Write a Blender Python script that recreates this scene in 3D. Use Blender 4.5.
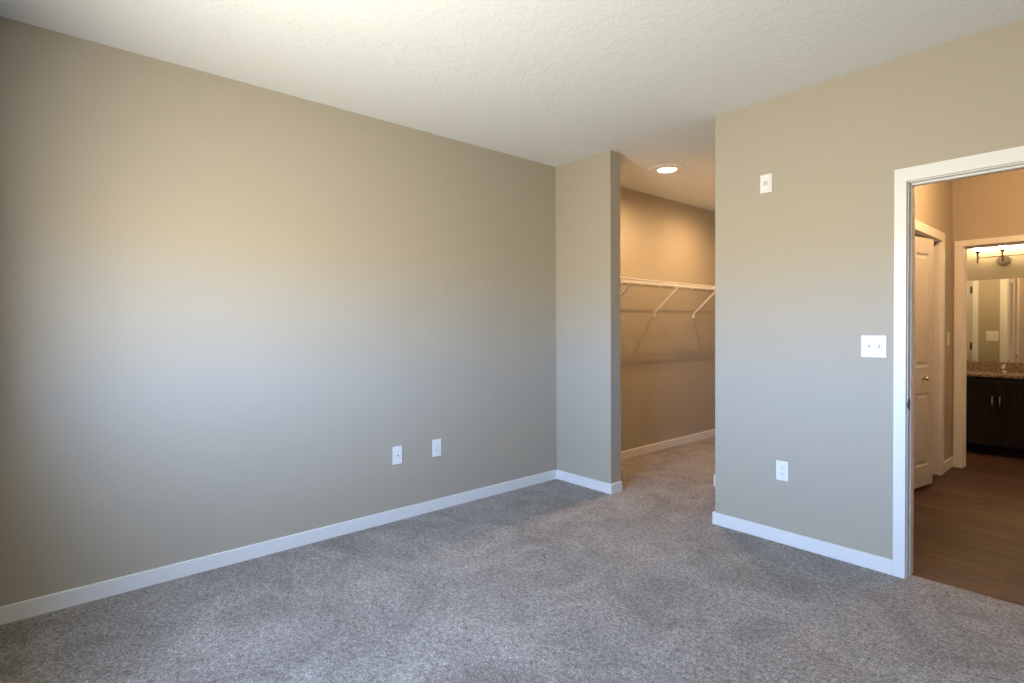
import bpy, bmesh, math, random
from mathutils import Vector, Matrix

S = bpy.context.scene
for o in list(bpy.data.objects):
    bpy.data.objects.remove(o, do_unlink=True)
COL = S.collection
random.seed(4)

# ------------------------------------------------------------------ camera
F_PX, YAW, PITCH, ROLL, CY = 543.79, 0.856698, -0.012523, -0.0046496, 335.157
CAM_H = 1.33
fwd = Vector((-math.sin(YAW) * math.cos(PITCH), math.cos(YAW) * math.cos(PITCH), math.sin(PITCH)))
rgt = Vector((math.cos(YAW), math.sin(YAW), 0.0))
upv = rgt.cross(fwd)
r2 = math.cos(ROLL) * rgt + math.sin(ROLL) * upv
u2 = -math.sin(ROLL) * rgt + math.cos(ROLL) * upv
cd = bpy.data.cameras.new('camera')
cam = bpy.data.objects.new('camera', cd)
COL.objects.link(cam)
M = Matrix((r2, u2, -fwd)).transposed().to_4x4()
M.translation = Vector((0, 0, CAM_H))
cam.matrix_world = M
cd.sensor_fit = 'HORIZONTAL'
cd.sensor_width = 36.0
cd.lens = F_PX / 1024 * 36.0
cd.shift_y = -(341.5 - CY) / 1024
cd.clip_start = 0.02
S.camera = cam

# ------------------------------------------------------------------ view + daylight
S.view_settings.view_transform = 'Standard'
S.view_settings.look = 'None'
S.view_settings.gamma = 1.0
S.view_settings.use_curve_mapping = False
S.view_settings.exposure = 0.0

SKY = (0.53, 0.755, 1.21)
SKY_S = 63.0
GROUND = (1.00, 0.93, 0.77)
GROUND_S = 40.0
w = bpy.data.worlds.new('daylight')
S.world = w
w.use_nodes = True
nt = w.node_tree
nt.nodes.clear()
out = nt.nodes.new('ShaderNodeOutputWorld')
bg1 = nt.nodes.new('ShaderNodeBackground')
bg2 = nt.nodes.new('ShaderNodeBackground')
bg1.inputs[0].default_value = (*SKY, 1)
bg1.inputs[1].default_value = SKY_S
bg2.inputs[0].default_value = (*GROUND, 1)
bg2.inputs[1].default_value = GROUND_S
tc = nt.nodes.new('ShaderNodeTexCoord')
sp = nt.nodes.new('ShaderNodeSeparateXYZ')
mr = nt.nodes.new('ShaderNodeMapRange')
mr.inputs['From Min'].default_value = -0.02
mr.inputs['From Max'].default_value = 0.06
mx = nt.nodes.new('ShaderNodeMixShader')
nt.links.new(tc.outputs['Generated'], sp.inputs[0])
nt.links.new(sp.outputs['Z'], mr.inputs['Value'])
nt.links.new(mr.outputs[0], mx.inputs[0])
ab = nt.nodes.new('ShaderNodeMath')
ab.operation = 'ABSOLUTE'
nt.links.new(sp.outputs['Z'], ab.inputs[0])
for bgx, top, low in ((bg1, SKY_S, SKY_S * 0.50), (bg2, GROUND_S, GROUND_S * 0.85)):
    g_ = nt.nodes.new('ShaderNodeMapRange')
    g_.inputs['From Min'].default_value = 0.0
    g_.inputs['From Max'].default_value = 0.55
    g_.inputs['To Min'].default_value = top
    g_.inputs['To Max'].default_value = low
    nt.links.new(ab.outputs[0], g_.inputs['Value'])
    nt.links.new(g_.outputs[0], bgx.inputs[1])
nt.links.new(bg2.outputs[0], mx.inputs[1])
nt.links.new(bg1.outputs[0], mx.inputs[2])
nt.links.new(mx.outputs[0], out.inputs[0])

# dimensions of the place
H = 2.748
XL, XC = -3.3765, -3.42          # bedroom left wall, closet left wall
YR, YB = 3.442, 3.5685           # front and back of the wall with the door
XN, XE = -2.7674, -1.8756        # closet opening edges
XROOM, YREAR = 1.35, -0.25
XH, YE, YE2 = -1.172, 6.563, 6.68
YM = 7.92                        # bathroom vanity wall
WIN = (-2.25, -0.75, 0.98, 1.92)  # window opening x0 x1 z0 z1

# daylight portal in the window opening (guides sampling of the sky)
ld = bpy.data.lights.new('window_portal', 'AREA')
ld.shape = 'RECTANGLE'
ld.size = WIN[1] - WIN[0]
ld.size_y = WIN[3] - WIN[2]
ld.cycles.is_portal = True
lo = bpy.data.objects.new('window_portal', ld)
COL.objects.link(lo)
lo.location = ((WIN[0] + WIN[1]) / 2, YREAR - 0.09, (WIN[2] + WIN[3]) / 2)
lo.rotation_euler = (math.radians(90), 0, 0)

WARM = (1.0, 0.60, 0.29)


def lamp(name, loc, power, col, radius, parent=None):
    l = bpy.data.lights.new(name, 'POINT')
    l.energy = power
    l.color = col
    l.shadow_soft_size = radius
    o = bpy.data.objects.new(name, l)
    COL.objects.link(o)
    o.location = loc
    if parent:
        o.parent = parent
    return o


# ------------------------------------------------------------------ materials
def mat(name, col, rough=0.6, metal=0.0, spec=0.5):
    m = bpy.data.materials.new(name)
    m.use_nodes = True
    b = m.node_tree.nodes['Principled BSDF']
    b.inputs['Base Color'].default_value = (*col, 1)
    b.inputs['Roughness'].default_value = rough
    b.inputs['Metallic'].default_value = metal
    b.inputs['Specular IOR Level'].default_value = spec
    return m


def N(m, t, **kw):
    n = m.node_tree.nodes.new(t)
    for k, v in kw.items():
        if hasattr(n, k):
            setattr(n, k, v)
        else:
            n.inputs[k.replace('_', ' ')].default_value = v
    return n


def L(m, a, b):
    m.node_tree.links.new(a, b)


def bsdf(m):
    return m.node_tree.nodes['Principled BSDF']


def objco(m, scale=(1, 1, 1)):
    t = N(m, 'ShaderNodeNewGeometry')
    mp = N(m, 'ShaderNodeMapping')
    mp.inputs['Scale'].default_value = scale
    L(m, t.outputs['Position'], mp.inputs['Vector'])
    return mp.outputs[0]


def add_bump(m, height, strength, dist):
    b = N(m, 'ShaderNodeBump')
    b.inputs['Strength'].default_value = strength
    b.inputs['Distance'].default_value = dist
    L(m, height, b.inputs['Height'])
    L(m, b.outputs[0], bsdf(m).inputs['Normal'])


def noise(m, vec, scale, detail=2.0, rough=0.5, dist=0.0):
    n = N(m, 'ShaderNodeTexNoise')
    n.inputs['Scale'].default_value = scale
    n.inputs['Detail'].default_value = detail
    n.inputs['Roughness'].default_value = rough
    n.inputs['Distortion'].default_value = dist
    L(m, vec, n.inputs['Vector'])
    return n


def ramp(m, fac, stops):
    r = N(m, 'ShaderNodeValToRGB')
    e = r.color_ramp.elements
    while len(e) < len(stops):
        e.new(0.5)
    for i, (p, c) in enumerate(stops):
        e[i].position = p
        e[i].color = (*c, 1)
    L(m, fac, r.inputs[0])
    return r.outputs[0]


def mixc(m, fac, a, b, mode='MIX'):
    x = N(m, 'ShaderNodeMix', data_type='RGBA', blend_type=mode)
    if isinstance(fac, (int, float)):
        x.inputs[0].default_value = fac
    else:
        L(m, fac, x.inputs[0])
    for sock, v in ((x.inputs[6], a), (x.inputs[7], b)):
        if isinstance(v, tuple):
            sock.default_value = (*v, 1)
        else:
            L(m, v, sock)
    return x.outputs[2]


# wall paint
PAINT = mat('tan wall paint', (0.44, 0.395, 0.315), 0.55, spec=0.35)
v = objco(PAINT)
add_bump(PAINT, noise(PAINT, v, 260, 2).outputs[0], 0.10, 0.002)

# stomped ceiling texture
CEIL = mat('textured white ceiling paint', (0.80, 0.82, 0.825), 0.8, spec=0.2)
v = objco(CEIL)
n1 = noise(CEIL, v, 9, 2, 0.5, 2.2)
wv = N(CEIL, 'ShaderNodeTexWave', wave_type='BANDS')
wv.inputs['Scale'].default_value = 14
wv.inputs['Distortion'].default_value = 14
wv.inputs['Detail'].default_value = 3
wv.inputs['Detail Scale'].default_value = 1.6
L(CEIL, v, wv.inputs['Vector'])
n2 = noise(CEIL, v, 60, 3, 0.6, 0.6)
h1 = N(CEIL, 'ShaderNodeMath', operation='MULTIPLY')
L(CEIL, ramp(CEIL, n1.outputs[0], [(0.45, (0, 0, 0)), (0.62, (1, 1, 1))]), h1.inputs[0])
L(CEIL, wv.outputs['Fac'], h1.inputs[1])
h2 = N(CEIL, 'ShaderNodeMath', operation='MULTIPLY_ADD')
L(CEIL, n2.outputs[0], h2.inputs[0])
h2.inputs[1].default_value = 0.6
L(CEIL, h1.outputs[0], h2.inputs[2])
add_bump(CEIL, h2.outputs[0], 0.26, 0.005)

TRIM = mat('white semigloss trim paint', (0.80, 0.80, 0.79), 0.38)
DOORW_SHADED = mat('shaded white moulded door paint', (0.56, 0.55, 0.53), 0.42)  # white trim paint darkened: dimmer light on the doors put into the colour
PLASTIC = mat('white plastic', (0.84, 0.84, 0.83), 0.35)
SHELFW = mat('white coated wire', (0.84, 0.82, 0.79), 0.4)
CHROME = mat('polished chrome', (0.85, 0.85, 0.86), 0.12, 1.0)
NICKEL = mat('brushed nickel', (0.50, 0.46, 0.40), 0.32, 1.0)
DARKMETAL = mat('dark metal', (0.10, 0.09, 0.08), 0.35, 0.9)
SLOT = mat('dark slot', (0.03, 0.03, 0.03), 0.6)
GREYPL = mat('pale grey sensor lens', (0.60, 0.59, 0.57), 0.4)
FIXTURE = mat('antique nickel', (0.22, 0.17, 0.12), 0.3, 1.0)

# carpet
CARPET = mat('grey beige carpet pile', (0.2, 0.19, 0.18), 0.95, spec=0.1)
v = objco(CARPET)
big = noise(CARPET, v, 2.4, 6, 0.72, 1.0)
mid = noise(CARPET, v, 48, 4, 0.7, 0.5)
fin = noise(CARPET, v, 125, 4, 0.8)
speck = ramp(CARPET, fin.outputs[0], [(0.32, (0.085, 0.077, 0.069)), (0.47, (0.265, 0.243, 0.219)), (0.56, (0.40, 0.37, 0.336)), (0.70, (0.68, 0.635, 0.59))])
blot = ramp(CARPET, big.outputs[0], [(0.36, (0.74, 0.72, 0.69)), (0.5, (0.96, 0.95, 0.94)), (0.62, (1.16, 1.16, 1.16))])
tuft = ramp(CARPET, mid.outputs[0], [(0.34, (0.62, 0.61, 0.60)), (0.5, (1.02, 1.02, 1.02)), (0.66, (1.42, 1.42, 1.42))])
c = mixc(CARPET, 1.0, speck, blot, 'MULTIPLY')
c = mixc(CARPET, 1.0, c, tuft, 'MULTIPLY')
L(CARPET, c, bsdf(CARPET).inputs['Base Color'])
bsdf(CARPET).inputs['Sheen Weight'].default_value = 0.15
hh = N(CARPET, 'ShaderNodeMath', operation='ADD')
L(CARPET, fin.outputs[0], hh.inputs[0])
L(CARPET, mid.outputs[0], hh.inputs[1])
add_bump(CARPET, hh.outputs[0], 0.7, 0.012)

# plank floor
WOOD = mat('brown vinyl plank', (0.1, 0.06, 0.04), 0.5, spec=0.18)
v = objco(WOOD)
bk = N(WOOD, 'ShaderNodeTexBrick')
bk.offset = 0.37
bk.inputs['Scale'].default_value = 1.0
bk.inputs['Brick Width'].default_value = 1.22
bk.inputs['Row Height'].default_value = 0.19
bk.inputs['Mortar Size'].default_value = 0.002
bk.inputs['Mortar Smooth'].default_value = 0.2
bk.inputs['Color1'].default_value = (0.0, 0.0, 0.0, 1)
bk.inputs['Color2'].default_value = (1, 1, 1, 1)
bk.inputs['Mortar'].default_value = (0.5, 0.5, 0.5, 1)
L(WOOD, v, bk.inputs['Vector'])
vg = objco(WOOD, (2.2, 26, 1))
gr = noise(WOOD, vg, 1.0, 5, 0.65, 0.8)
gcol = ramp(WOOD, gr.outputs[0], [(0.25, (0.034, 0.018, 0.0135)), (0.5, (0.066, 0.037, 0.027)), (0.75, (0.112, 0.067, 0.050))])
tint = ramp(WOOD, bk.outputs['Color'], [(0.0, (0.66, 0.66, 0.68)), (1.0, (1.3, 1.27, 1.22))])
c = mixc(WOOD, 1.0, gcol, tint, 'MULTIPLY')
c = mixc(WOOD, bk.outputs['Fac'], c, (0.035, 0.022, 0.015))
L(WOOD, c, bsdf(WOOD).inputs['Base Color'])
add_bump(WOOD, gr.outputs[0], 0.12, 0.002)

# granite
GRAN = mat('speckled brown granite', (0.3, 0.22, 0.17), 0.22)
v = objco(GRAN)
g1 = noise(GRAN, v, 60, 4, 0.7)
vo = N(GRAN, 'ShaderNodeTexVoronoi')
vo.inputs['Scale'].default_value = 90
L(GRAN, v, vo.inputs['Vector'])
gc = ramp(GRAN, g1.outputs[0], [(0.3, (0.04, 0.03, 0.025)), (0.46, (0.20, 0.14, 0.10)), (0.58, (0.34, 0.26, 0.20)), (0.75, (0.5, 0.42, 0.35))])
gc = mixc(GRAN, 0.15, gc, vo.outputs['Color'], 'MULTIPLY')
L(GRAN, gc, bsdf(GRAN).inputs['Base Color'])

ESPRESSO = mat('espresso stained wood', (0.012, 0.010, 0.010), 0.55, spec=0.15)
v = objco(ESPRESSO, (30, 30, 3))
eg = noise(ESPRESSO, v, 1.0, 4, 0.6, 0.4)
L(ESPRESSO, ramp(ESPRESSO, eg.outputs[0], [(0.3, (0.008, 0.007, 0.007)), (0.7, (0.018, 0.014, 0.012))]), bsdf(ESPRESSO).inputs['Base Color'])
MIRROR = mat('silvered mirror glass', (0.88, 0.89, 0.87), 0.02, 1.0)


def emis(name, col, s):
    m = mat(name, (0.9, 0.9, 0.9), 0.4)
    b = bsdf(m)
    b.inputs['Emission Color'].default_value = (*col, 1)
    b.inputs['Emission Strength'].default_value = s
    return m


LENS = emis('lit recessed lens', (1.0, 0.78, 0.50), 20.0)
SHADE = emis('lit frosted glass shade', (1.0, 0.74, 0.40), 25.0)
HALLGLASS = emis('lit hall glass', (1.0, 0.66, 0.36), 4.0)
PANE = bpy.data.materials.new('clear window glass')
PANE.use_nodes = True
pn = PANE.node_tree
pn.nodes.clear()
po = pn.nodes.new('ShaderNodeOutputMaterial')
pm = pn.nodes.new('ShaderNodeMixShader')
pt = pn.nodes.new('ShaderNodeBsdfTransparent')
pg = pn.nodes.new('ShaderNodeBsdfGlossy')
pg.inputs['Roughness'].default_value = 0.02
pm.inputs[0].default_value = 0.04
pn.links.new(pt.outputs[0], pm.inputs[1])
pn.links.new(pg.outputs[0], pm.inputs[2])
pn.links.new(pm.outputs[0], po.inputs[0])


# ------------------------------------------------------------------ mesh helpers
class MB:
    """collects shapes into one mesh"""

    def __init__(self):
        self.bm = bmesh.new()

    def box(self, x0, x1, y0, y1, z0, z1, bevel=0.0, seg=2):
        r = bmesh.ops.create_cube(self.bm, size=1.0)
        vs = r['verts']
        for q in vs:
            q.co.x = x0 if q.co.x < 0 else x1
            q.co.y = y0 if q.co.y < 0 else y1
            q.co.z = z0 if q.co.z < 0 else z1
        if bevel > 0:
            es = list({e for q in vs for e in q.link_edges})
            bmesh.ops.bevel(self.bm, geom=es, offset=bevel, segments=seg, profile=0.6, affect='EDGES')
        return self

    def tube(self, pts, r, n=8, caps=True):
        pts = [Vector(p) for p in pts]
        rings = []
        up = None
        for i, p in enumerate(pts):
            if i == 0:
                t = pts[1] - pts[0]
            elif i == len(pts) - 1:
                t = pts[-1] - pts[-2]
            else:
                t = (pts[i + 1] - pts[i]).normalized() + (pts[i] - pts[i - 1]).normalized()
            t.normalize()
            ref = Vector((0, 0, 1)) if abs(t.z) < 0.9 else Vector((1, 0, 0))
            if up is not None:
                ref = up
            a = t.cross(ref)
            if a.length < 1e-5:
                a = t.cross(Vector((0, 1, 0)))
            a.normalize()
            b = a.cross(t).normalized()
            up = b
            rr = r[i] if isinstance(r, (list, tuple)) else r
            rings.append([self.bm.verts.new(p + a * math.cos(k * 2 * math.pi / n) * rr + b * math.sin(k * 2 * math.pi / n) * rr) for k in range(n)])
        for A, B in zip(rings, rings[1:]):
            for k in range(n):
                self.bm.faces.new((A[k], A[(k + 1) % n], B[(k + 1) % n], B[k]))
        if caps:
            self.bm.faces.new(rings[0][::-1])
            self.bm.faces.new(rings[-1])
        return self

    def lathe(self, prof, c=(0, 0, 0), axis='Z', n=32):
        """prof: list of (radius, height) revolved about axis through c"""
        c = Vector(c)

        def P(r, hgt, k):
            a = k * 2 * math.pi / n
            x, y = r * math.cos(a), r * math.sin(a)
            if axis == 'Z':
                return c + Vector((x, y, hgt))
            if axis == 'Y':
                return c + Vector((x, hgt, y))
            return c + Vector((hgt, x, y))
        rings = []
        for r, hgt in prof:
            if r < 1e-6:
                rings.append([self.bm.verts.new(P(0, hgt, 0))])
            else:
                rings.append([self.bm.verts.new(P(r, hgt, k)) for k in range(n)])
        for A, B in zip(rings, rings[1:]):
            for k in range(n):
                j = (k + 1) % n
                if len(A) == 1 and len(B) > 1:
                    self.bm.faces.new((A[0], B[j], B[k]))
                elif len(B) == 1 and len(A) > 1:
                    self.bm.faces.new((A[k], A[j], B[0]))
                elif len(A) > 1:
                    self.bm.faces.new((A[k], A[j], B[j], B[k]))
        return self

    def quadprism(self, pts, axis, a0, a1):
        """polygon pts in the plane across axis, extruded from a0 to a1"""
        def mk(p, a):
            if axis == 'X':
                return Vector((a, p[0], p[1]))
            if axis == 'Y':
                return Vector((p[0], a, p[1]))
            return Vector((p[0], p[1], a))
        A = [self.bm.verts.new(mk(p, a0)) for p in pts]
        B = [self.bm.verts.new(mk(p, a1)) for p in pts]
        n = len(pts)
        self.bm.faces.new(A)
        self.bm.faces.new(B[::-1])
        for k in range(n):
            self.bm.faces.new((A[k], B[k], B[(k + 1) % n], A[(k + 1) % n]))
        return self

    def obj(self, name, m, parent=None, smooth=False, rel=None):
        bmesh.ops.recalc_face_normals(self.bm, faces=self.bm.faces[:])
        me = bpy.data.meshes.new(name)
        org = rel
        if org is None and parent is not None:
            org = parent.location.copy()
        if org is not None and Vector(org).length > 0:
            bmesh.ops.translate(self.bm, verts=self.bm.verts[:], vec=-Vector(org))
        self.bm.to_mesh(me)
        self.bm.free()
        me.materials.append(m)
        if smooth:
            for p in me.polygons:
                p.use_smooth = True
            try:
                me.set_sharp_from_angle(angle=math.radians(38))
            except Exception:
                pass
        o = bpy.data.objects.new(name, me)
        COL.objects.link(o)
        if parent is not None:
            o.parent = parent
        return o


def struct(o, label=None, cat=None):
    o['kind'] = 'structure'
    if label:
        o['label'] = label
    if cat:
        o['category'] = cat
    return o


def empty(name, loc):
    e = bpy.data.objects.new(name, None)
    COL.objects.link(e)
    e.location = loc
    e.empty_display_size = 0.1
    return e


def thing(o, label, cat, group=None):
    o['label'] = label
    o['category'] = cat
    if group:
        o['group'] = group
    return o


# ------------------------------------------------------------------ floor, ceiling, walls
m = MB()
m.box(-3.6, XROOM + 0.15, YREAR - 0.10, 3.508, -0.10, 0.0)
m.box(-3.6, XE + 0.62, 3.508, 7.0, -0.10, 0.0)
struct(m.obj('floor', CARPET), 'grey beige wall to wall carpet of the bedroom and walk-in closet', 'floor')
m = MB()
m.box(XE + 0.62, 0.75, 3.508, 8.1, -0.11, -0.008)
m.box(-2.20, XE + 0.62, 7.0, 8.1, -0.11, -0.008)
struct(m.obj('floor_hall', WOOD), 'brown wood plank floor of the hall and bathroom beyond the door', 'floor')
struct(MB().box(-3.6, XROOM + 0.15, YREAR - 0.10, 8.1, H, H + 0.12).obj('ceiling', CEIL), 'white textured ceiling over the bedroom and closet', 'ceiling')


def wall(name, boxes, label, extra=None):
    m = MB()
    for b in boxes:
        m.box(*b)
    return struct(m.obj(name, PAINT), label, 'wall')


Z0 = -0.05
wall('wall_left', [(XL - 0.2, XL, YREAR, YR + 0.06, Z0, H), (XC - 0.16, XC, YR + 0.06, 7.0, Z0, H)],
     'long tan left wall running on behind the wire shelf')
wall('wall_stub', [(XL, XN, YR, YB, Z0, H)], 'narrow tan wall stub between left wall and closet opening')
DX0, DX1, DZ = -0.81, 0.03, 2.112
wall('wall_right', [(XE, DX0, YR, YB, Z0, H), (DX0, DX1, YR, YB, DZ, H), (DX1, XROOM, YR, YB, Z0, H)],
     'tan wall at right holding the switches and the open doorway')
wall('wall_rear', [(XL, WIN[0], YREAR - 0.09, YREAR, Z0, H), (WIN[1], XROOM, YREAR - 0.09, YREAR, Z0, H),
                   (WIN[0], WIN[1], YREAR - 0.09, YREAR, Z0, WIN[2]), (WIN[0], WIN[1], YREAR - 0.09, YREAR, WIN[3], H)],
     'tan window wall behind the viewpoint')
wall('wall_side', [(XROOM, XROOM + 0.14, YREAR - 0.09, YB, Z0, H)], 'tan side wall out of view to the right')
XCR = -2.316
wall('wall_closet', [(XCR, XCR + 0.11, 4.264, 7.0, Z0, H), (XCR + 0.11, -1.29, 4.264, 4.38, Z0, H),
                     (XC, XCR, 6.9, 7.0, Z0, H)], 'tan inner wall of the walk-in closet')
BY0, BY1, BZ = 5.145, 6.105, 2.104
wall('wall_hall_left', [(-1.29, XH, YB, BY0, Z0, H), (-1.29, XH, BY1, YE, Z0, H), (-1.29, XH, BY0, BY1, BZ, H)],
     'tan left wall of the hall around the folding door')
wall('wall_hall_right', [(0.16, 0.27, YB, YE, Z0, H)], 'tan right wall of the hall')
EX0, EX1, EZ = -1.099, -0.28, 2.092
D4A, D4B = -2.124, -1.405
wall('wall_hall_end', [(D4B, EX0, YE, YE2, Z0, H), (EX0, EX1, YE, YE2, EZ, H), (EX1, 0.75, YE, YE2, Z0, H),
                       (D4A, D4B, YE, YE2, 2.06, H), (XCR + 0.11, D4A, YE, YE2, Z0, H)],
     'tan end wall of the hall around the bathroom doorway')
wall('wall_bathroom', [(-2.3, 0.75, YM, YM + 0.12, Z0, H), (XCR, XCR + 0.11, 7.0, YM, Z0, H), (0.64, 0.75, YE2, YM, Z0, H)],
     'tan bathroom wall behind the mirror')

# window behind the viewpoint
wf = MB()
x0, x1, z0, z1 = WIN
for b in [(x0, x0 + 0.05), (x1 - 0.05, x1), ((x0 + x1) / 2 - 0.03, (x0 + x1) / 2 + 0.03)]:
    wf.box(b[0], b[1], YREAR - 0.07, YREAR - 0.03, z0, z1, 0.004)
wf.box(x0, x1, YREAR - 0.07, YREAR - 0.03, z0, z0 + 0.05, 0.004)
wf.box(x0, x1, YREAR - 0.07, YREAR - 0.03, z1 - 0.05, z1, 0.004)
wo = struct(wf.obj('window_1', TRIM), 'white framed bedroom window behind the viewpoint', 'window')
MB().box(x0 + 0.05, x1 - 0.05, YREAR - 0.052, YREAR - 0.048, z0 + 0.05, z1 - 0.05).obj('pane', PANE, wo)
MB().box(x0 - 0.05, x1 + 0.05, YREAR - 0.03, YREAR + 0.03, z0 - 0.025, z0, 0.004).obj('sill', TRIM, wo)

# ------------------------------------------------------------------ baseboards
BT, BH = 0.015, 0.080


def base(name, runs, label, hgt=BH):
    m = MB()
    for r in runs:
        m.box(*r, -0.01, hgt, 0.003, 1)
    return struct(m.obj(name, TRIM), label, 'baseboard')


CIL, CIT = -0.797, 2.089          # casing inner left / top
COL_, COT = -0.855, 2.159         # casing outer left / top
base('baseboard_left', [(XL, XL + BT, YREAR, YR)], 'white baseboard along the long left wall')
base('baseboard_stub', [(XL, XN + BT, YR - BT, YR), (XN, XN + BT, YR, YB)], 'white baseboard around the narrow wall stub')
base('baseboard_right', [(XE - BT, COL_, YR - BT, YR), (XE - BT, XE, YR, YB), (0.076, XROOM, YR - BT, YR)], 'white baseboard under the switches on the right wall')
base('baseboard_closet', [(XC, XC + BT, YB, 6.9)], 'white baseboard along the closet wall under the wire shelf')
base('baseboard_closet_inner', [(XCR - BT, XCR, 4.249, 6.9), (XCR, -1.32, 4.249, 4.264)],
     'white baseboard end peeking past the right wall edge', 0.098)
base('baseboard_rear', [(XL, XROOM, YREAR, YREAR + BT), (XROOM - BT, XROOM, YREAR, YR)], 'white baseboard below the window')
base('baseboard_hall', [(XH, XH + BT, 6.185, YE), (XH, -1.15, YE - BT, YE), (XH, XH + BT, YB + 0.02, 5.06)],
     'short white baseboard in the hall corner', 0.085)


# ------------------------------------------------------------------ door frames
def frame_y(name, xa, xb, ztop, y0, y1, faces, cw, label, stop_at=None, thick=0.018, right=True, head=None, rev=0.005):
    """door frame in a wall across Y: opening xa..xb clear, jamb 18 mm"""
    j = MB()
    jt = 0.018
    j.box(xa - jt, xa, y0, y1, -0.01, ztop)
    j.box(xb, xb + jt, y0, y1, -0.01, ztop)
    j.box(xa - jt, xb + jt, y0, y1, ztop, ztop + jt)
    o = struct(j.obj(name, TRIM), label, 'door frame')
    if stop_at is not None:
        s = MB()
        s.box(xa, xa + 0.007, stop_at, stop_at + 0.030, -0.005, ztop - 0.011, 0.002, 1)
        s.box(xb - 0.011, xb, stop_at, stop_at + 0.035, -0.005, ztop - 0.011, 0.002, 1)
        s.box(xa, xb, stop_at, stop_at + 0.035, ztop - 0.011, ztop, 0.002, 1)
        s.obj('door_stop', TRIM, o)
    for (yf, sgn) in faces:
        c = MB()
        ya, yb = (yf - thick, yf) if sgn < 0 else (yf, yf + thick)
        xi, xo = xa - rev, xa - rev - cw
        c.box(xo, xi, ya, yb, -0.008, ztop + rev, 0.0012, 1)
        c.box(xb + rev, xb + rev + cw, ya, yb, -0.008, ztop + rev, 0.0012, 1)
        hc = head or cw
        c.box(xo, xb + rev + cw, ya, yb, ztop + rev, ztop + rev + hc, 0.0012, 1)
        c.obj('casing', TRIM, o)
    return o


d1 = frame_y('door_1', -0.796, 0.012, 2.084, YR, YB, [(YR, -1), (YB, 1)], 0.054,
             'white cased bedroom doorway with painted jamb at right', stop_at=3.476, head=0.07)
# strike plate on the left jamb
sp_ = MB()
sp_.box(-0.7965, -0.7945, 3.448, 3.474, 0.890, 0.950, 0.0008, 1)
sp_.tube([(-0.7955, 3.450, 0.898), (-0.7945, 3.443, 0.902), (-0.797, 3.439, 0.92), (-0.7945, 3.443, 0.938), (-0.7955, 3.450, 0.942)], 0.0022, 6)
sp_.obj('strike_plate', DARKMETAL, d1)
d1.children[-1]['label'] = 'dark metal strike plate'

d3 = frame_y('door_3', -1.081, -0.30, 2.074, YE, YE2, [(YE, -1), (YE2, 1)], 0.066,
             'white cased bathroom doorway at the end of the hall', stop_at=6.62, head=0.055)

# closed linen door beside the bathroom doorway, seen in the mirror
d4 = frame_y('door_4', -2.105, -1.424, 2.04, YE, YE2, [(YE2, 1)], 0.06,
             'white cased closed door reflected at the left of the bathroom mirror', head=0.06)
sl = MB().box(-2.102, -1.427, YE2 - 0.036, YE2 - 0.001, 0.01, 2.036, 0.002, 1)
slab = sl.obj('slab', DOORW_SHADED, d4)
for z in (0.25, 1.07, 1.80):
    hg = MB()
    hg.tube([(-1.422, YE2 + 0.006, z - 0.05), (-1.422, YE2 + 0.006, z + 0.05)], 0.007, 10)
    hg.box(-1.445, -1.422, YE2 - 0.001, YE2 + 0.003, z - 0.045, z + 0.045)
    hg.obj('hinge', DARKMETAL, slab)


# bifold closet door in the hall's left wall (opening runs along Y)
def frame_x(name, ya, yb, ztop, x0, x1, xf, cw, label, rev=0.005, thick=0.018):
    j = MB()
    jt = 0.015
    j.box(x0, x1, ya - jt, ya, -0.01, ztop)
    j.box(x0, x1, yb, yb + jt, -0.01, ztop)
    j.box(x0, x1, ya - jt, yb + jt, ztop, ztop + jt)
    o = struct(j.obj(name, TRIM), label, 'door')
    c = MB()
    c.box(xf, xf + thick, ya - rev - cw, ya - rev, -0.008, ztop + rev, 0.0012, 1)
    c.box(xf, xf + thick, yb + rev, yb + rev + cw, -0.008, ztop + rev, 0.0012, 1)
    c.box(xf, xf + thick, ya - rev - cw, yb + rev + cw, ztop + rev, ztop + rev + cw * 0.85, 0.0012, 1)
    c.obj('casing', TRIM, o)
    return o


d2 = frame_x('door_2', 5.16, 6.088, 2.088, -1.29, XH, XH, 0.09,
             'white folding closet door with raised panels standing slightly open in the hall')
tr = MB().box(-1.235, -1.205, 5.232, 6.08, 2.068, 2.088, 0.002, 1)
tr.obj('track', DARKMETAL, d2)


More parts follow.
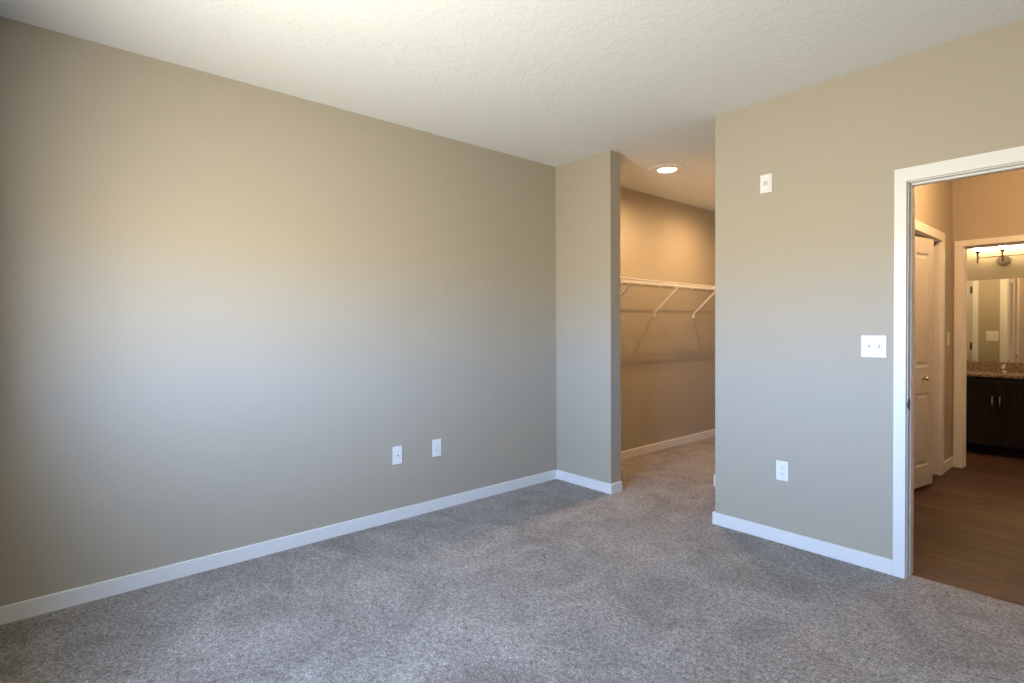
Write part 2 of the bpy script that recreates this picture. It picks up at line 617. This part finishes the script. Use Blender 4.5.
def leaf(p0, p1, z0, z1, knob):
    """bifold leaf with two raised panels; front face along p0->p1, panels recessed into the face"""
    p0, p1 = Vector((*p0, 0)), Vector((*p1, 0))
    t = (p1 - p0)
    wd = t.length
    t.normalize()
    nrm = Vector((t.y, -t.x, 0))     # toward the hall (+x)
    if nrm.x < 0:
        nrm = -nrm
    th = 0.034
    bm = bmesh.new()
    st = 0.085
    us = [0, st, wd - st, wd]
    zs = [z0, 0.19, 0.79, 1.0, 1.925, z1]

    def V(uu, zz, dd):
        return bm.verts.new(p0 + t * uu + nrm * dd + Vector((0, 0, zz)))
    grid = [[V(uu, zz, 0) for zz in zs] for uu in us]
    for i in range(3):
        for k in range(5):
            if i == 1 and k in (1, 3):
                # moulded recess: outer edge, sunk ogee, raised field
                prev = [grid[1][k], grid[2][k], grid[2][k + 1], grid[1][k + 1]]
                ua, ub, za, zb = us[1], us[2], zs[k], zs[k + 1]
                for inset, dep in ((0.006, -0.010), (0.022, -0.011), (0.042, -0.003)):
                    ring = [V(ua + inset, za + inset, dep), V(ub - inset, za + inset, dep), V(ub - inset, zb - inset, dep), V(ua + inset, zb - inset, dep)]
                    for q in range(4):
                        bm.faces.new((prev[q], prev[(q + 1) % 4], ring[(q + 1) % 4], ring[q]))
                    prev = ring
                bm.faces.new(prev)
            else:
                bm.faces.new((grid[i][k], grid[i + 1][k], grid[i + 1][k + 1], grid[i][k + 1]))
    bk_ = [V(0, z0, -th), V(wd, z0, -th), V(wd, z1, -th), V(0, z1, -th)]
    bm.faces.new(bk_[::-1])
    bot = [grid[i][0] for i in range(4)]
    top = [grid[i][5] for i in range(4)]
    bm.faces.new(bot + [bk_[1], bk_[0]])
    bm.faces.new(top + [bk_[2], bk_[3]])
    bm.faces.new([grid[0][k] for k in range(6)] + [bk_[3], bk_[0]])
    bm.faces.new([grid[3][k] for k in range(6)] + [bk_[2], bk_[1]])
    mm = MB()
    mm.bm.free()
    mm.bm = bm
    o = mm.obj('leaf', DOORW_SHADED, d2)
    if knob:
        kc = p0 + t * (wd * 0.53) + Vector((0, 0, 0.905))
        ax = nrm
        kb = MB()
        kb.lathe([(0.0, 0.0), (0.017, 0.0), (0.017, 0.003), (0.008, 0.006), (0.007, 0.018), (0.014, 0.024), (0.0175, 0.032), (0.014, 0.040), (0.0, 0.043)], (0, 0, 0), 'X', 20)
        ang = math.atan2(ax.y, ax.x)
        bmesh.ops.rotate(kb.bm, verts=kb.bm.verts[:], cent=(0, 0, 0), matrix=Matrix.Rotation(ang, 3, 'Z'))
        bmesh.ops.translate(kb.bm, verts=kb.bm.verts[:], vec=kc)
        kk = kb.obj('knob', NICKEL, o, smooth=True)
        kk['label'] = 'small round nickel knob'
    return o


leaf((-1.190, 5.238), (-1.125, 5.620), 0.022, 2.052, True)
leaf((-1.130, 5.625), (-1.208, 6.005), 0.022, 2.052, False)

# ------------------------------------------------------------------ wall plates


def plate(name, wallax, face, c, wd, hg, label, cat, kind, group=None):
    """wallax 'X+' plate on wall facing +X at x=face, centre c=(y,z); 'Y-' facing -Y at y=face, c=(x,z); 'Y+' likewise"""
    a, z = c
    loc = (face, a, z) if wallax[0] == 'X' else (a, face, z)
    e = empty(name, loc)
    thing(e, label, cat, group)
    th = 0.006
    sgn = 1 if wallax[1] == '+' else -1

    def bx(a0, a1, z0, z1, d0, d1, bev=0.0):
        m = MB()
        lo_, hi = sorted((face + sgn * d0, face + sgn * d1))
        if wallax[0] == 'X':
            m.box(lo_, hi, a0, a1, z0, z1, bev)
        else:
            m.box(a0, a1, lo_, hi, z0, z1, bev)
        return m
    bx(a - wd / 2, a + wd / 2, z - hg / 2, z + hg / 2, 0, th, 0.0025).obj('cover', PLASTIC, e)

    def screw(aa, zz):
        m = MB()
        ax = wallax[0]
        prof = [(0.0035, 0.0), (0.003, sgn * 0.0012), (0.0, sgn * 0.0014)]
        cc = (face + sgn * th, aa, zz) if ax == 'X' else (aa, face + sgn * th, zz)
        m.lathe(prof, cc, ax, 12)
        m.obj('screw', PLASTIC, e)
    if kind == 'outlet':
        for dz in (-0.0195, 0.0195):
            r = bx(a - 0.0165, a + 0.0165, z + dz - 0.014, z + dz + 0.014, th, th + 0.0022, 0.001).obj('receptacle', PLASTIC, e)
            s = MB()
            d0, d1_ = sorted((face + sgn * (th + 0.0018), face + sgn * (th + 0.0026)))
            for da, hz_ in ((-0.0065, 0.009), (0.0065, 0.007)):
                if wallax[0] == 'X':
                    s.box(d0, d1_, a + da - 0.0012, a + da + 0.0012, z + dz - 0.001, z + dz - 0.001 + hz_)
                else:
                    s.box(a + da - 0.0012, a + da + 0.0012, d0, d1_, z + dz - 0.001, z + dz - 0.001 + hz_)
            cc = (face + sgn * (th + 0.0018), a, z + dz - 0.008) if wallax[0] == 'X' else (a, face + sgn * (th + 0.0018), z + dz - 0.008)
            s.lathe([(0.0024, 0), (0.0024, sgn * 0.0008), (0.0, sgn * 0.0008)], cc, wallax[0], 10)
            s.obj('slots', SLOT, r, rel=e.location)
            r.children[0]['label'] = 'dark plug slots'
        screw(a, z)
    elif kind == 'jack':
        bx(a - 0.008, a + 0.008, z - 0.008, z + 0.008, th, th + 0.002, 0.0008).obj('jack', PLASTIC, e)
        m = MB()
        cc = (face + sgn * th, a, z) if wallax[0] == 'X' else (a, face + sgn * th, z)
        m.lathe([(0.0048, 0.0), (0.0048, sgn * 0.009), (0.0, sgn * 0.009)], cc, wallax[0], 12)
        m.obj('connector', NICKEL, e)
        for dz in (-0.042, 0.042):
            screw(a, z + dz)
    elif kind == 'toggle':
        n = 2 if wd > 0.09 else 1
        for i in range(n):
            aa = a + (i - (n - 1) / 2) * 0.047
            sl_ = bx(aa - 0.006, aa + 0.006, z - 0.0135, z + 0.0135, th - 0.0002, th + 0.0008).obj('toggle_slot', GREYPL, e)
            m = MB()
            f0 = face + sgn * th
            pts = [(f0, z - 0.005), (f0 + sgn * 0.013, z + 0.003), (f0 + sgn * 0.012, z + 0.010), (f0, z + 0.006)]
            if wallax[0] == 'Y':
                m.quadprism(pts, 'X', aa - 0.004, aa + 0.004)
            else:
                m.quadprism(pts, 'Y', aa - 0.004, aa + 0.004)
            m.obj('toggle', PLASTIC, e)
            for dz in (-0.032, 0.032):
                screw(aa, z + dz)
    elif kind == 'sensor':
        bx(a - 0.026, a + 0.026, z - 0.046, z + 0.046, th, th + 0.005, 0.003).obj('raised_body', PLASTIC, e)
        q = bx(a - 0.013, a + 0.013, z - 0.013, z + 0.013, th + 0.004, th + 0.0062, 0.001).obj('sensor_window', GREYPL, e)
        q['label'] = 'grey square sensor window'
    return e


PW, PH = 0.073, 0.120
plate('jack_plate', 'X+', XL, (1.864, 0.452), PW, 0.125, 'white jack plate low on left wall, one centre hole, farther from corner', 'wall plate', 'jack', 'plates low on the left wall')
plate('power_outlet', 'X+', XL, (2.188, 0.456), PW, 0.125, 'white duplex outlet low on left wall, nearer the corner', 'outlet', 'outlet', 'plates low on the left wall')
plate('power_outlet', 'Y-', YR, (-1.434, 0.446), PW, 0.120, 'white duplex outlet low on the right wall under the blank plate', 'outlet', 'outlet')
plate('light_switch', 'Y-', YR, (-0.950, 1.222), 0.120, 0.120, 'white double toggle switch plate beside the bedroom door casing', 'light switch', 'toggle')
plate('sensor_plate', 'Y-', YR, (-1.535, 2.228), 0.073, 0.115, 'white plate with grey square centre high on the right wall', 'wall plate', 'sensor')
plate('light_switch', 'X+', XH, (6.41, 1.214), PW, 0.120, 'white single toggle switch seen edge-on between hall door and bathroom doorway', 'light switch', 'toggle')
plate('light_switch', 'Y+', YE2, (-1.224, 1.205), 0.118, 0.125, 'double toggle switch plate reflected in the bathroom mirror', 'light switch', 'toggle')

# ------------------------------------------------------------------ closet wire shelf
sh = empty('wire_shelf', (XC, 3.6, 1.78))
thing(sh, 'long white wire closet shelf on slanted braces along the closet wall', 'shelf')
SZ, SF = 1.788, -3.115
dk = MB()
yy = 3.60
while yy < 6.88:
    dk.tube([(XC + 0.008, yy, SZ + 0.004), (SF, yy, SZ + 0.004), (SF + 0.003, yy, SZ - 0.030)], 0.0022, 5, False)
    yy += 0.0254
dk.obj('wire_deck', SHELFW, sh)
rl = MB()
for (xx, zz, rr) in ((XC + 0.012, SZ, 0.0032), (-3.265, SZ - 0.001, 0.0036), (SF, SZ + 0.001, 0.0042)):
    rl.tube([(xx, 3.59, zz), (xx, 6.89, zz)], rr, 8)
rl.obj('long_wire', SHELFW, sh)
MB().tube([(SF + 0.003, 3.59, SZ - 0.031), (SF + 0.003, 6.89, SZ - 0.031)], 0.0042, 8).obj('front_lip', SHELFW, sh)
for yb in (4.20, 4.986, 5.766, 6.55):
    zb = 1.478
    b = MB()
    b.tube([(SF + 0.004, yb, SZ - 0.026), (SF - 0.012, yb, SZ - 0.042), (XC + 0.012, yb, zb + 0.012), (XC + 0.006, yb, zb - 0.004), (XC + 0.005, yb, zb - 0.035)], 0.0095, 8)
    b.box(XC, XC + 0.004, yb - 0.008, yb + 0.008, zb - 0.042, zb - 0.006)
    b.obj('brace', SHELFW, sh)
yc = 3.75
while yc < 6.85:
    cl = MB()
    cl.box(XC, XC + 0.018, yc - 0.008, yc + 0.008, SZ - 0.014, SZ + 0.014, 0.003)
    cl.obj('wall_clip', SHELFW, sh)
    yc += 0.33


# ------------------------------------------------------------------ closet ceiling lights
def downlight(loc, label):
    e = empty('recessed_light', loc)
    thing(e, label, 'ceiling light', 'recessed closet lights')
    x, y, z = loc
    t = MB().lathe([(0.162, 0.0), (0.160, -0.004), (0.120, -0.009), (0.088, -0.012), (0.084, -0.010), (0.082, 0.0)], loc, 'Z', 48)
    t.obj('trim_ring', TRIM, e, smooth=True)
    ln = MB().lathe([(0.083, -0.004), (0.060, -0.012), (0.030, -0.016), (0.0, -0.017)], loc, 'Z', 40)
    ln.obj('lens', LENS, e, smooth=True)
    l = bpy.data.lights.new('closet_bulb', 'SPOT')
    l.energy = CLOSET_W
    l.color = WARM
    l.shadow_soft_size = 0.015
    l.spot_size = math.radians(176)
    l.spot_blend = 0.9
    lo_ = bpy.data.objects.new('closet_bulb', l)
    COL.objects.link(lo_)
    lo_.parent = e
    lo_.location = (0, 0, -0.03)
    return e


CLOSET_W = 68.0
downlight((-2.776, 4.248, H), 'lit round recessed light in the closet ceiling past the opening')
downlight((-2.74, 5.50, H), 'recessed light deeper in the closet hidden behind the right wall')

# ------------------------------------------------------------------ hall ceiling light (above the door head)
HALL_W = 57.0
hl = empty('flush_ceiling_light', (-0.45, 5.10, H))
thing(hl, 'round glass hall ceiling light above the doorway head', 'ceiling light')
MB().lathe([(0.0, 0.0), (0.15, 0.0), (0.155, -0.02), (0.14, -0.03), (0.0, -0.03)], (-0.45, 5.10, H), 'Z', 32).obj('base_pan', NICKEL, hl, smooth=True)
MB().lathe([(0.135, -0.03), (0.13, -0.06), (0.09, -0.095), (0.0, -0.11)], (-0.45, 5.10, H), 'Z', 32).obj('glass_bowl', HALLGLASS, hl, smooth=True)
lamp('hall_bulb', (0, 0, -0.15), HALL_W, (1.0, 0.58, 0.27), 0.06, hl)

# ------------------------------------------------------------------ bathroom
VX0, VX1, VF = -1.41, -0.49, 7.38
va = empty('vanity_cabinet', (-0.95, 7.65, 0))
thing(va, 'dark espresso bathroom vanity cabinet with two doors under the granite top', 'cabinet')
m = MB()
m.box(VX0, VX1, VF, YM - 0.001, 0.085, 0.806)
m.box(VX0 + 0.01, VX1 - 0.01, VF + 0.06, YM - 0.001, -0.008, 0.085)
m.obj('body', ESPRESSO, va)
for i, (a, b) in enumerate(((VX0 + 0.012, -0.9525), (-0.9495, VX1 - 0.012))):
    d = MB()
    z0, z1 = 0.10, 0.765
    fw_ = 0.058
    d.box(a, a + fw_, VF - 0.019, VF, z0, z1, 0.002, 1)
    d.box(b - fw_, b, VF - 0.019, VF, z0, z1, 0.002, 1)
    d.box(a + fw_, b - fw_, VF - 0.019, VF, z0, z0 + fw_, 0.002, 1)
    d.box(a + fw_, b - fw_, VF - 0.019, VF, z1 - fw_, z1, 0.002, 1)
    d.box(a + fw_, b - fw_, VF - 0.010, VF, z0 + fw_, z1 - fw_)
    dr = d.obj('door', ESPRESSO, va)
    hx = -0.981 if i == 0 else -0.923
    p = MB().tube([(hx, VF - 0.019, 0.505), (hx, VF - 0.044, 0.510), (hx, VF - 0.048, 0.535), (hx, VF - 0.048, 0.585), (hx, VF - 0.044, 0.610), (hx, VF - 0.019, 0.615)], 0.0058, 10)
    hh_ = p.obj('handle', CHROME, dr, smooth=True, rel=va.location)
    hh_['label'] = 'vertical chrome bar pull'
tp = MB().box(VX0 - 0.015, VX1 + 0.015, VF - 0.022, YM - 0.001, 0.806, 0.836, 0.003)
to = tp.obj('granite_countertop', GRAN)
thing(to, 'speckled brown granite top lying on the dark vanity cabinet', 'countertop')
bsp = MB().box(VX0 - 0.015, VX1 + 0.015, YM - 0.02, YM - 0.001, 0.836, 0.932, 0.002).obj('granite_backsplash', GRAN)
thing(bsp, 'low brown granite backsplash under the bathroom mirror', 'backsplash')
fa = empty('faucet', (-0.945, 7.80, 0.836))
thing(fa, 'small chrome faucet on the granite vanity top', 'faucet')
MB().lathe([(0.0, 0.0), (0.026, 0.0), (0.026, 0.006), (0.016, 0.012), (0.014, 0.075), (0.017, 0.08), (0.0, 0.088)], (-0.945, 7.80, 0.836), 'Z', 20).obj('post', CHROME, fa, smooth=True)
MB().tube([(-0.945, 7.80, 0.890), (-0.945, 7.75, 0.905), (-0.945, 7.70, 0.905), (-0.945, 7.685, 0.895), (-0.945, 7.684, 0.880)], 0.010, 10).obj('spout', CHROME, fa, smooth=True)
MB().tube([(-0.945, 7.80, 0.922), (-0.945, 7.795, 0.938), (-0.945, 7.765, 0.952)], 0.0065, 8).obj('lever', CHROME, fa, smooth=True)
mi = MB().box(VX0, VX1, YM - 0.006, YM - 0.0005, 0.936, 1.842, 0.001, 1).obj('bathroom_mirror', MIRROR)
thing(mi, 'frameless wall mirror above the vanity backsplash', 'mirror')

BATH_W = 14.0
vl = empty('vanity_light', (-0.97, YM, 2.052))
thing(vl, 'nickel bar vanity light with three upward glass shades above the mirror', 'wall light')
MB().lathe([(0.0, -0.022), (0.03, -0.022), (0.055, -0.016), (0.062, -0.004), (0.062, -0.0005)], (-0.97, YM, 2.050), 'Y', 28).obj('back_plate', NICKEL, vl, smooth=True)
LY = YM - 0.095
MB().tube([(-1.175, LY, 2.083), (-0.765, LY, 2.083)], 0.0065, 10).obj('bar', FIXTURE, vl, smooth=True)
MB().tube([(-0.97, YM - 0.02, 2.050), (-0.97, YM - 0.06, 2.052), (-0.97, LY, 2.083)], 0.008, 10).obj('stem', FIXTURE, vl, smooth=True)
for lx in (-1.175, -0.97, -0.765):
    MB().lathe([(0.0, 2.022), (0.007, 2.022), (0.007, 2.10), (0.010, 2.112), (0.009, 2.128), (0.020, 2.145), (0.028, 2.158), (0.0, 2.158)], (lx, LY, 0), 'Z', 18).obj('socket_cup', FIXTURE, vl, smooth=True)
    MB().lathe([(0.0, 2.1585), (0.022, 2.1585), (0.036, 2.18), (0.050, 2.25), (0.058, 2.31), (0.055, 2.31), (0.046, 2.25), (0.032, 2.185), (0.0, 2.165)], (lx, LY, 0), 'Z', 24).obj('glass_shade', SHADE, vl, smooth=True)
    lamp('vanity_bulb', (lx + 0.97, LY - YM, 2.34 - 2.052), BATH_W, (1.0, 0.66, 0.32), 0.03, vl)
